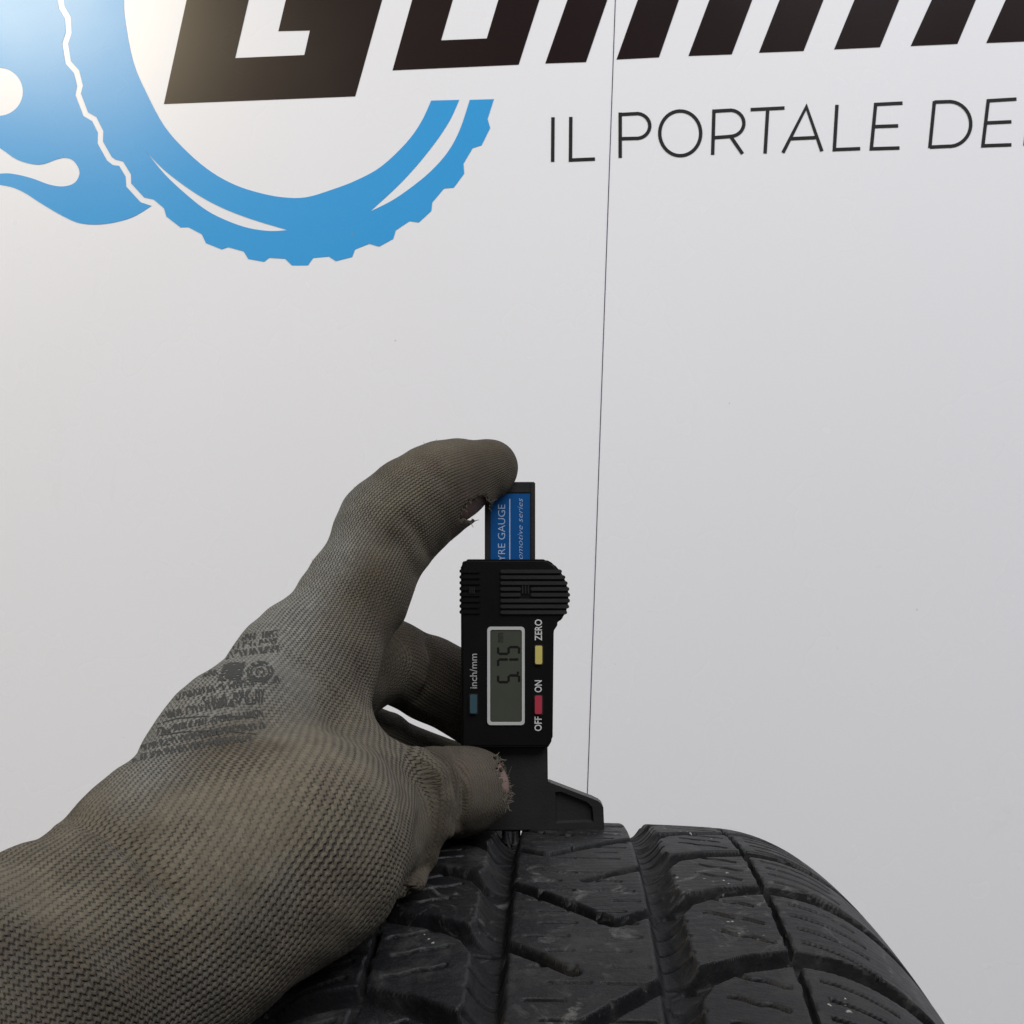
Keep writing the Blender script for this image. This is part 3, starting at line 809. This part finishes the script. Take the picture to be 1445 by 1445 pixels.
VOX = 0.0012
allp = np.array([j for c in [index, thumb, thenar, middle, ring, little, arm] for j in c])
mn = (allp[:, :3] - allp[:, 3:]).min(0) - 0.006; mx = (allp[:, :3] + allp[:, 3:]).max(0) + 0.006
dims = np.ceil((mx - mn) / VOX).astype(int) + 1
GXX = (mn[0] + VOX * np.arange(dims[0])).astype(np.float32); GYY = (mn[1] + VOX * np.arange(dims[1])).astype(np.float32); GZZ = (mn[2] + VOX * np.arange(dims[2])).astype(np.float32)
BIG = 0.05
def cone_box(Fd, a, b, k):
    """smooth-union one round cone into the field, only near it"""
    a = np.array(a, np.float32); b = np.array(b, np.float32)
    pad = max(k * 1.5, 0.006) + 0.004
    lo = np.minimum(a[:3] - a[3], b[:3] - b[3]) - pad; hi = np.maximum(a[:3] + a[3], b[:3] + b[3]) + pad
    i0 = np.clip(np.floor((lo - mn) / VOX).astype(int), 0, dims); i1 = np.clip(np.ceil((hi - mn) / VOX).astype(int) + 1, 0, dims)
    if (i1 <= i0).any(): return
    sl = tuple(slice(p, q) for p, q in zip(i0, i1))
    x = GXX[sl[0]][:, None, None]; y = GYY[sl[1]][None, :, None]; zz = GZZ[sl[2]][None, None, :]
    d = b[:3] - a[:3]; L = float(np.linalg.norm(d)); d = d / L
    px_, py_, pz_ = x - a[0], y - a[1], zz - a[2]
    h = px_ * d[0] + py_ * d[1] + pz_ * d[2]
    q2 = np.maximum(px_ * px_ + py_ * py_ + pz_ * pz_ - h * h, 0); q = np.sqrt(q2)
    # round cone: shift along the axis by the slope
    s = float((a[3] - b[3]) / L); s = max(-0.95, min(0.95, s)); c = math.sqrt(1 - s * s)
    t = np.clip((h + q * (s / c)) / L, 0, 1) if abs(s) > 1e-6 else np.clip(h / L, 0, 1)
    hx = h - t * L
    dist = np.sqrt(hx * hx + q2) - (a[3] + (b[3] - a[3]) * t)
    f = Fd[sl]
    if k <= 0: Fd[sl] = np.minimum(f, dist); return
    e = np.clip(k - np.abs(f - dist), 0, None) / k
    Fd[sl] = np.minimum(f, dist) - e * e * k * 0.25
def field(chains):
    Fd = np.full(tuple(dims), BIG, np.float32)
    for ch, k in chains:
        for a, b in zip(ch[:-1], ch[1:]): cone_box(Fd, a, b, k)
    return Fd
main = [(arm, .010), (thenar, .012), (palm[0], .004), (palm[1], .003), (palm[2], .003), (index, .008), (web, .005), (cuff, .0025)]
small = [(middle, .003), (ring, .0008), (little, .003), (thumb, .004), (folds[0], .0022), (folds[1], .0016), (folds[2], .0035)]
carve = [chain((585, 1062, .287, 5), (612, 1078, .288, 7), (633, 1104, .2875, 7), (637, 1135, .2875, 7), (631, 1170, .2875, 6)),
         chain((648, 1070, .306, 8), (661, 1098, .306, 10), (660, 1135, .306, 10), (650, 1168, .307, 9))]
Fd = field(main + small)
def carved(Fd):
    for ch in carve:
        K = np.full(tuple(dims), BIG, np.float32)
        for a, b in zip(ch[:-1], ch[1:]): cone_box(K, a, b, .001)
        e = np.clip(.002 - np.abs(Fd + K), 0, None) / .002
        Fd = np.maximum(Fd, -K) + e * e * .0005
    return Fd
Fd = carved(Fd)

def surface_nets(Fd, iso):
    S = Fd < iso
    D = Fd - iso
    nx, ny, nz = Fd.shape
    c = S[:-1, :-1, :-1].astype(np.int8)
    cnt = np.zeros((nx - 1, ny - 1, nz - 1), np.int8)
    for i in (0, 1):
        for j in (0, 1):
            for k in (0, 1):
                cnt += S[i:nx - 1 + i, j:ny - 1 + j, k:nz - 1 + k]
    act = (cnt > 0) & (cnt < 8)
    I = np.argwhere(act)
    vid = np.full(act.shape, -1, np.int64); vid[act] = np.arange(len(I))
    acc = np.zeros((len(I), 3)); num = np.zeros(len(I))
    corners = [(i, j, k) for i in (0, 1) for j in (0, 1) for k in (0, 1)]
    for a in corners:
        for ax in range(3):
            if a[ax] == 1: continue
            b = list(a); b[ax] = 1
            da = D[I[:, 0] + a[0], I[:, 1] + a[1], I[:, 2] + a[2]]; db = D[I[:, 0] + b[0], I[:, 1] + b[1], I[:, 2] + b[2]]
            m = (da < 0) != (db < 0)
            t = np.where(m, da / np.where(np.abs(da - db) < 1e-12, 1, da - db), 0)
            p = np.tile(np.array(a, float), (len(I), 1)); p[:, ax] += t
            acc += p * m[:, None]; num += m
    V = mn + VOX * (I + acc / num[:, None])
    faces = []
    for ax in range(3):
        s0 = [slice(1, -1)] * 3; s1 = [slice(1, -1)] * 3
        s0[ax] = slice(0, -1); s1[ax] = slice(1, None)
        A = S[tuple(s0)]; B = S[tuple(s1)]
        for flip, m in ((False, A & ~B), (True, ~A & B)):
            E = np.argwhere(m)
            if not len(E): continue
            o = np.ones(3, int); o[ax] = 0
            E = E + o
            b, cx = (ax + 1) % 3, (ax + 2) % 3
            q = []
            for db, dc in ((-1, -1), (0, -1), (0, 0), (-1, 0)):
                e = E.copy(); e[:, b] += db; e[:, cx] += dc
                q.append(vid[e[:, 0], e[:, 1], e[:, 2]])
            q = np.stack(q, 1)
            if flip: q = q[:, ::-1]
            faces.append(q)
    return V, np.concatenate(faces)
GV, GF = surface_nets(Fd, 0.0)
# relax a little
def relax(V, Fq, n=2, lam=0.5):
    for _ in range(n):
        acc = np.zeros_like(V); num = np.zeros(len(V))
        for i in range(4):
            a, b = Fq[:, i], Fq[:, (i + 1) % 4]
            np.add.at(acc, a, V[b]); np.add.at(acc, b, V[a]); np.add.at(num, a, 1); np.add.at(num, b, 1)
        V = V + lam * (acc / num[:, None] - V)
    return V
GV = relax(GV, GF, 2)
person = thing('person', 'left hand in dirty grey brown knitted work glove pressing the gauge onto the tyre', 'person', px(62, 1400, .21))

def to_px(V):
    d = V - CAM
    Zv = d @ FWD
    return CC + F * (d @ RIGHT) / Zv, CC - F * (d @ UP) / Zv, Zv
vx, vy, vz = to_px(GV)
def vnormals(V, Fq):
    n = np.cross(V[Fq[:, 2]] - V[Fq[:, 0]], V[Fq[:, 3]] - V[Fq[:, 1]])
    N = np.zeros_like(V)
    for i in range(4): np.add.at(N, Fq[:, i], n)
    return N / np.maximum(1e-12, np.linalg.norm(N, axis=1))[:, None]
GN_ = vnormals(GV, GF)
if (GN_ * (GV - GV.mean(0))).sum() < 0: GF = GF[:, ::-1]; GN_ = -GN_
facing = -((GN_ * (GV - CAM)).sum(1)) / np.linalg.norm(GV - CAM, axis=1)
def poly_dist(pts):
    best = np.full(len(GV), 1e9); par = np.zeros(len(GV)); n = len(pts) - 1
    for i in range(n):
        d, t = seg_d(vx, vy, pts[i], pts[i + 1])
        m = d < best; best[m] = d[m]; par[m] = (i + t[m]) / n
    return best, par
disp = np.zeros(len(GV))
# cloth creases (negative) and seams or rolls (positive): points, depth in mm, half-width in px, in front of which depth
for pts, dep, wd, z0, z1 in (
        ([(640, 1058), (655, 1088), (658, 1125), (650, 1165)], -2.4, 6, .28, .345),
        ([(604, 1222), (582, 1246), (566, 1288)], -3.2, 8, .2, .32), ([(596, 1243), (584, 1262), (576, 1280)], 0.3, 7, .2, .32),
        ([(572, 1078), (596, 1104), (602, 1140), (592, 1188)], -1.7, 9, .2, .292), ([(548, 1074), (572, 1112), (574, 1160), (560, 1215)], -0.7, 9, .2, .292),
        ([(586, 1066), (620, 1092), (628, 1130)], 0.5, 5, .2, .30),
        ([(82, 1166), (130, 1176), (180, 1215), (215, 1262), (250, 1318)], 0.6, 8, .15, .3), ([(95, 1152), (150, 1172), (205, 1215), (250, 1275)], -1.8, 14, .15, .3),
        ([(395, 905), (440, 935), (485, 985), (528, 1024)], 0.7, 7, .2, .34), ([(505, 930), (520, 975), (524, 1010)], -0.8, 10, .2, .34),
        ([(570, 728), (592, 752), (606, 786)], -1.1, 7, .3, .36), ([(552, 752), (574, 780), (586, 812)], -0.9, 7, .3, .36), ([(600, 655), (640, 700), (652, 738)], -0.3, 9, .3, .36),
        ([(500, 700), (545, 720), (580, 705)], 0.4, 12, .3, .36),
        ([(602, 893), (613, 935), (606, 965), (590, 990)], -1.8, 5, .345, .40),
        ([(20, 1300), (90, 1330), (170, 1400)], 0.9, 22, .1, .3), ([(300, 1120), (380, 1180), (440, 1270)], -0.5, 26, .15, .3),
        ([(360, 1010), (430, 1050), (500, 1080)], -0.8, 22, .15, .33)):
    d, t = poly_dist(pts)
    e = np.clip(1.25 - np.abs(t - 0.5) * 2, 0.0, 0.6) / 0.6
    disp += dep / 1000 * np.exp(-(d / wd) ** 2) * (0.35 + 0.65 * e) * sstep(facing, -0.15, 0.2) * (vz > z0) * (vz < z1)
_f = GV * 1000
disp += 0.00016 * (np.sin(_f[:, 0] * .31 + 1.7 * np.sin(_f[:, 2] * .17)) * np.sin(_f[:, 1] * .27 + _f[:, 2] * .21) + 0.6 * np.sin(_f[:, 0] * .62 + _f[:, 2] * .55 + np.sin(_f[:, 1] * .4)))
GV = GV + GN_ * disp[:, None]
# knit coordinates: along and around a smooth axis, hand + index; the thumb and the hidden fingers have their own
def dense(ch, n=40):
    P = np.array([c[:3] for c in ch]); out = []
    for i in range(len(P) - 1):
        p0 = P[max(0, i - 1)]; p1 = P[i]; p2 = P[i + 1]; p3 = P[min(len(P) - 1, i + 2)]
        for t in np.linspace(0, 1, n, endpoint=False):
            out.append(0.5 * ((2 * p1) + (-p0 + p2) * t + (2 * p0 - 5 * p1 + 4 * p2 - p3) * t * t + (-p0 + 3 * p1 - 3 * p2 + p3) * t ** 3))
    out.append(P[-1])
    return np.array(out)
def knit_uv(V, axis, ref):
    C = dense(axis, 24)
    T = np.gradient(C, axis=0); T /= np.linalg.norm(T, axis=1)[:, None]
    s = np.concatenate([[0], np.cumsum(np.linalg.norm(np.diff(C, axis=0), axis=1))])
    best = np.zeros(len(V), int); bd = np.full(len(V), 1e9)
    for i in range(len(C)):
        d = ((V - C[i]) ** 2).sum(1)
        m = d < bd; bd[m] = d[m]; best[m] = i
    # soft position along the axis so the courses do not jump
    Wt = np.zeros(len(V)); Ss = np.zeros(len(V)); Cs = np.zeros_like(V); Ts = np.zeros_like(V)
    for i in range(len(C)):
        d2 = ((V - C[i]) ** 2).sum(1)
        w = np.exp(-(d2 - bd) / (2 * 0.010 ** 2))
        Wt += w; Ss += w * s[i]; Cs += w[:, None] * C[i]; Ts += w[:, None] * T[i]
    Cs /= Wt[:, None]; Ts /= np.linalg.norm(Ts, axis=1)[:, None]; Ss /= Wt
    d = V - Cs
    Ss = Ss + (d * Ts).sum(1)
    N1 = ref - (Ts @ ref)[:, None] * Ts; N1 /= np.linalg.norm(N1, axis=1)[:, None]
    N2 = np.cross(Ts, N1)
    ang = np.arctan2((d * N2).sum(1), (d * N1).sum(1))
    rho = np.linalg.norm(d, axis=1)
    return Ss, ang * (0.5 * rho + 0.5 * 0.018), bd
ref = -FWD
U1, V1, d1 = knit_uv(GV, arm[1:] + index[1:], ref)
fin = sstep(1000 - vy, 0, 220) * sstep(vx, 380, 470)
V1 = V1 * (1 + 0.22 * fin)
U2, V2, d2 = knit_uv(GV, thenar[3:] + thumb[1:], ref)
# faces on the thumb beyond the folds use the thumb's own knit; so do the other fingers
U3, V3, d3 = knit_uv(GV, palm[0][1:] + middle[1:], ref)
U4, V4, d4 = knit_uv(GV, palm[1][1:] + ring[1:], ref)
fx, fy, fz = vx[GF].mean(1), vy[GF].mean(1), vz[GF].mean(1)
is_thumb = (d2[GF].mean(1) < d1[GF].mean(1)) & (fx > 596) & (fy > 1020) & (fz < 0.36)
isf = (fz > 0.352) & (fx > 520) & (fy > 860)
is_mid = isf & (d3[GF].mean(1) <= d4[GF].mean(1)); is_ring = isf & ~is_mid
sel = np.zeros(len(GF), int); sel[is_mid] = 2; sel[is_ring] = 3; sel[is_thumb] = 1
UU = np.stack([U1, U2, U3, U4]); VVv = np.stack([V1, V2, V3, V4])
lu = UU[sel[:, None], GF]; lv = VVv[sel[:, None], GF]
# stitch size: 1.9 mm courses, 2.0 mm wales on the hand, finer on finger ends
uv = np.stack([lu / 0.00118, lv / 0.00132], -1)
uv[sel == 1] = uv[sel == 1][..., ::-1] * np.array([1.0, 0.85])
# torn openings: end of the thumb, and a hole in the pad of the index finger
ttip = np.array(thumb[-1][:3]); tdir = np.array(thumb[-1][:3]) - np.array(thumb[-3][:3]); tdir /= np.linalg.norm(tdir)
fc3 = GV[GF].mean(1)
rag = 0.0007 * np.sin(fc3[:, 2] * 3100) + 0.0005 * np.sin(fc3[:, 2] * 7900 + fc3[:, 1] * 2300)
tcut_dir = RIGHT * 0.92 - FWD * 0.03 + UP * 0.28; tcut_dir /= np.linalg.norm(tcut_dir)
cut1 = (((fc3 - np.array(thumb[-1][:3])) @ tcut_dir) > 0.0092 + rag) & (fx > 670) & (fy > 1040) & (fz < .36)
hx, hy = fx - 671, fy - 719
ha = math.radians(-38); hu = hx * math.cos(ha) + hy * math.sin(ha); hv = -hx * math.sin(ha) + hy * math.cos(ha)
hr = (hu / 23) ** 2 + (hv / 14.5) ** 2 + 0.14 * np.sin(np.arctan2(hv, hu) * 5) + 0.12 * np.sin(np.arctan2(hv, hu) * 11 + 1)
cut2 = (hr < 1.0) & (fz < 0.36)
keep = ~(cut1 | cut2)
GFk = GF[keep]; uvk = uv[keep]
used, inv = np.unique(GFk.ravel(), return_inverse=True)
glove = mesh_obj('glove', GV[used], inv.reshape(-1, 4), M['glove'], person, True, uvk.reshape(-1, 2))
# wear attributes: felted finger ends and thumb; cleaner back of the hand
ux, uy = vx[used], vy[used]
# palm side of the index finger, its pad, and the thumb carry ground-in dirt
pside = (ux - 445) * 0.86 + (uy - 880) * 0.50
felt = sstep(pside, 30, 95) * sstep(1010 - uy, 0, 130) * 0.62 + sstep(ux, 560, 650) * sstep(800 - uy, 0, 100) * 0.35
felt += 0.85 * sstep(ux, 570, 625) * (uy > 1020) + 0.45 * sstep((ux - 575) * 0.66 + (uy - 1262) * 0.75, -75, 10) * (uy > 1100)
felt += 0.7 * ((vz[used] > 0.352) & (ux > 520) & (uy > 860))
felt = np.clip(felt, 0, 1.0)
axd = (ux - 100) * 0.72 + (uy - 1150) * 0.69
dors = np.abs((ux - 335) * 0.716 + (uy - 900) * 0.698)
# signed distance from the dorsal edge line in the hand's plane
n_ = -((ux - 105) * (-0.735) + (uy - 1150) * (-0.678))
clean = (1 - sstep(n_, 0, 95)) * sstep(ux, 120, 240) + 0.5 * (1 - sstep(np.hypot(ux - 360, uy - 920), 60, 150))
clean = np.clip(clean, 0, 0.8) * (1 - sstep(ux, 470, 560))
ribbed = np.clip(1 - np.hypot((ux - 470) / 190, (uy - 1140) / 170), 0, 1) ** 0.6 * 0.9 + 0.06
for nm, arr in (('felt', felt), ('clean', clean), ('ribbed', ribbed)):
    a = glove.data.attributes.new(nm, 'FLOAT', 'POINT'); a.data.foreach_set('value', arr.astype(np.float32))
sm = glove.modifiers.new('thickness', 'SOLIDIFY'); sm.thickness = 0.0009; sm.offset = -1.0; sm.use_even_offset = False
# the hand inside, one continuous body
HV, HF = surface_nets(carved(field(main + [(middle, .003), (ring, .0008), (little, .003), (thumb, .004)])), -0.0033)
HV = relax(HV, HF, 2)
HN = vnormals(HV, HF)
if (HN * (HV - HV.mean(0))).sum() < 0: HF = HF[:, ::-1]; HN = -HN
tt = np.array(thumb[-1][:3])
hole_c = fc3[cut2].mean(0)
swell = 0.0036 * np.exp(-((HV - tt) ** 2).sum(1) / (2 * 0.009 ** 2)) + 0.0017 * np.exp(-((HV - hole_c) ** 2).sum(1) / (2 * 0.007 ** 2))
HV = HV + HN * swell[:, None]
hand = mesh_obj('hand', HV, HF, M['skin'], person)

# loose fibres round the torn edges
def fibre(points, r=0.00016):
    bm = bmesh.new(); prev = None
    P = [np.array(p) for p in points]
    for i, p in enumerate(P):
        t = P[min(i + 1, len(P) - 1)] - P[max(0, i - 1)]; t = t / np.linalg.norm(t)
        a = np.cross(t, FWD); a /= max(1e-6, np.linalg.norm(a)); b = np.cross(t, a)
        rr = r * (1 - 0.6 * i / len(P))
        ringv = [bm.verts.new(tuple(p + rr * (math.cos(q) * a + math.sin(q) * b))) for q in np.linspace(0, 2 * math.pi, 5, endpoint=False)]
        if prev:
            for k in range(5): bm.faces.new((prev[k], prev[(k + 1) % 5], ringv[(k + 1) % 5], ringv[k]))
        prev = ringv
    return bm
allf = bmesh.new()
def boundary_points():
    e = np.concatenate([np.sort(GFk[:, [i, (i + 1) % 4]], 1) for i in range(4)])
    un, ct = np.unique(e, axis=0, return_counts=True)
    return np.unique(un[ct == 1].ravel())
bp = boundary_points()
bp = bp[(vx[bp] > 560)]
for b in bp:
    if rng.random() < 0.5:
        p = GV[b]
        side = (RIGHT if vx[b] > 695 or vy[b] < 800 else RIGHT)
        dirn = side * rng.normal(0.5, 0.6) + UP * rng.normal(-0.2 if vy[b] < 800 else 0.1, 0.8) - FWD * rng.normal(0.2, 0.3)
        dirn /= np.linalg.norm(dirn); L = rng.uniform(0.0006, 0.0022)
        bend = rng.normal(0, 0.5, 3)
        merge(allf, fibre([p + dirn * L * t + bend * L * t * t * 0.4 for t in np.linspace(0, 1, 4)], 0.00013))
# fuzz on the contour of the thumb and index
near = np.where(((vx > 600) & (vy > 1040) & (vy < 1180) & (vz < 0.345)) | ((vy < 900) & (vx > 430)))[0]
for b in rng.choice(near, 130):
    p = GV[b]; dirn = rng.normal(0, 1, 3) + 0.6 * UP; dirn /= np.linalg.norm(dirn); L = rng.uniform(0.0005, 0.0013)
    merge(allf, fibre([p + dirn * L * t + rng.normal(0, 0.1, 3) * L * t for t in np.linspace(0, 1, 3)], 0.00006))
fo = bm_obj('loose_fibre', allf, M['fibre'], person); fo['kind'] = 'stuff'

# worn print on the back of the glove: rows of broken marks, a square and a round stamp
bvh = BVHTree.FromPolygons([tuple(v) for v in GV], [tuple(f) for f in GF])
inkb = bmesh.new()
def on_glove(x, y):
    d = ray(x, y); h = bvh.ray_cast(Vector(CAM), Vector(d).normalized())
    if h[0] is None: return None
    return Vector(h[0]) + Vector(h[1]) * (0.00012 if h[1].dot(Vector(d)) < 0 else -0.00012)
def ink_line(pts, w=1.3):
    P = np.array(pts, float)
    fin = []
    for a, b in zip(P[:-1], P[1:]):
        n = max(1, int(np.linalg.norm(b - a) / 4))
        fin += [a + (b - a) * i / n for i in range(n)]
    fin.append(P[-1]); fin = np.array(fin)
    prev = None
    for i, p in enumerate(fin):
        t = fin[min(i + 1, len(fin) - 1)] - fin[max(0, i - 1)]; t = t / max(1e-6, np.linalg.norm(t)); nn = np.array([t[1], -t[0]]) * w
        a, b = on_glove(*(p + nn)), on_glove(*(p - nn))
        if a is None or b is None: prev = None; continue
        cur = (inkb.verts.new(a), inkb.verts.new(b))
        if prev: inkb.faces.new((prev[0], prev[1], cur[1], cur[0]))
        prev = cur
# rows run nearly level, curling down over the edge of the hand on the left
rows = [(905, 326, 392, 9), (917, 304, 388, 8), (930, 290, 392, 9), (957, 268, 306, 8), (977, 250, 396, 9), (990, 286, 372, 9), (1006, 228, 368, 10), (1027, 212, 372, 9), (1046, 196, 372, 9), (1063, 184, 352, 9)]
for (y, xa, xb, hgt) in rows:
    x = xa
    while x < xb:
        cw = rng.uniform(4.5, 7)
        if rng.random() < 0.95:
            sag = lambda q: 0.0009 * max(0, (xb - q)) ** 2 * 0.55 - 0.10 * (q - xa)
            x0, x1 = x, x + cw * 0.75
            for _ in range(rng.integers(2, 4)):
                k = rng.integers(0, 4)
                if k == 0: pts = [(x0, y - hgt), (x0 - 1, y)]
                elif k == 1: pts = [(x0, y - hgt * rng.choice([0, .5, 1])), (x1, y - hgt * rng.choice([0, .5, 1]))]
                elif k == 2: pts = [(x1, y - hgt), (x1 - 1, y)]
                else: pts = [(x0, y - hgt), (x1, y)]
                ink_line([(q, r + sag(q)) for q, r in pts], rng.uniform(0.8, 1.35))
        x += cw
ink_line([(222, 1022), (250, 1014), (290, 1011), (335, 1011), (365, 1013)], 0.8)
ink_line([(225, 1038), (260, 1033), (300, 1031), (330, 1033), (362, 1036)], 0.8)
for t in np.linspace(0, 1, 13):       # square stamp
    ink_line([(317 - 10 * t, 937 + 23 * t), (346 - 6 * t, 935 + 24 * t)], 1.05)
cxs, cys = 367, 948
for r in (16, 11.5, 5):
    ink_line([(cxs + r * 1.1 * math.cos(a), cys + r * 0.85 * math.sin(a)) for a in np.linspace(0, 2 * math.pi, 22)], 1.5 if r > 12 else 1.2)
for a in np.linspace(0, 2 * math.pi, 9):
    ink_line([(cxs + 11 * math.cos(a), cys + 9 * math.sin(a)), (cxs + 15 * math.cos(a + .2), cys + 12 * math.sin(a + .2))], 1.0)
# wear the print: drop part of the faces
kill = [f for f in inkb.faces if rng.random() < 0.12]
bmesh.ops.delete(inkb, geom=kill, context='FACES_ONLY')
bm_obj('printed_marks', inkb, M['glove_ink'], person)
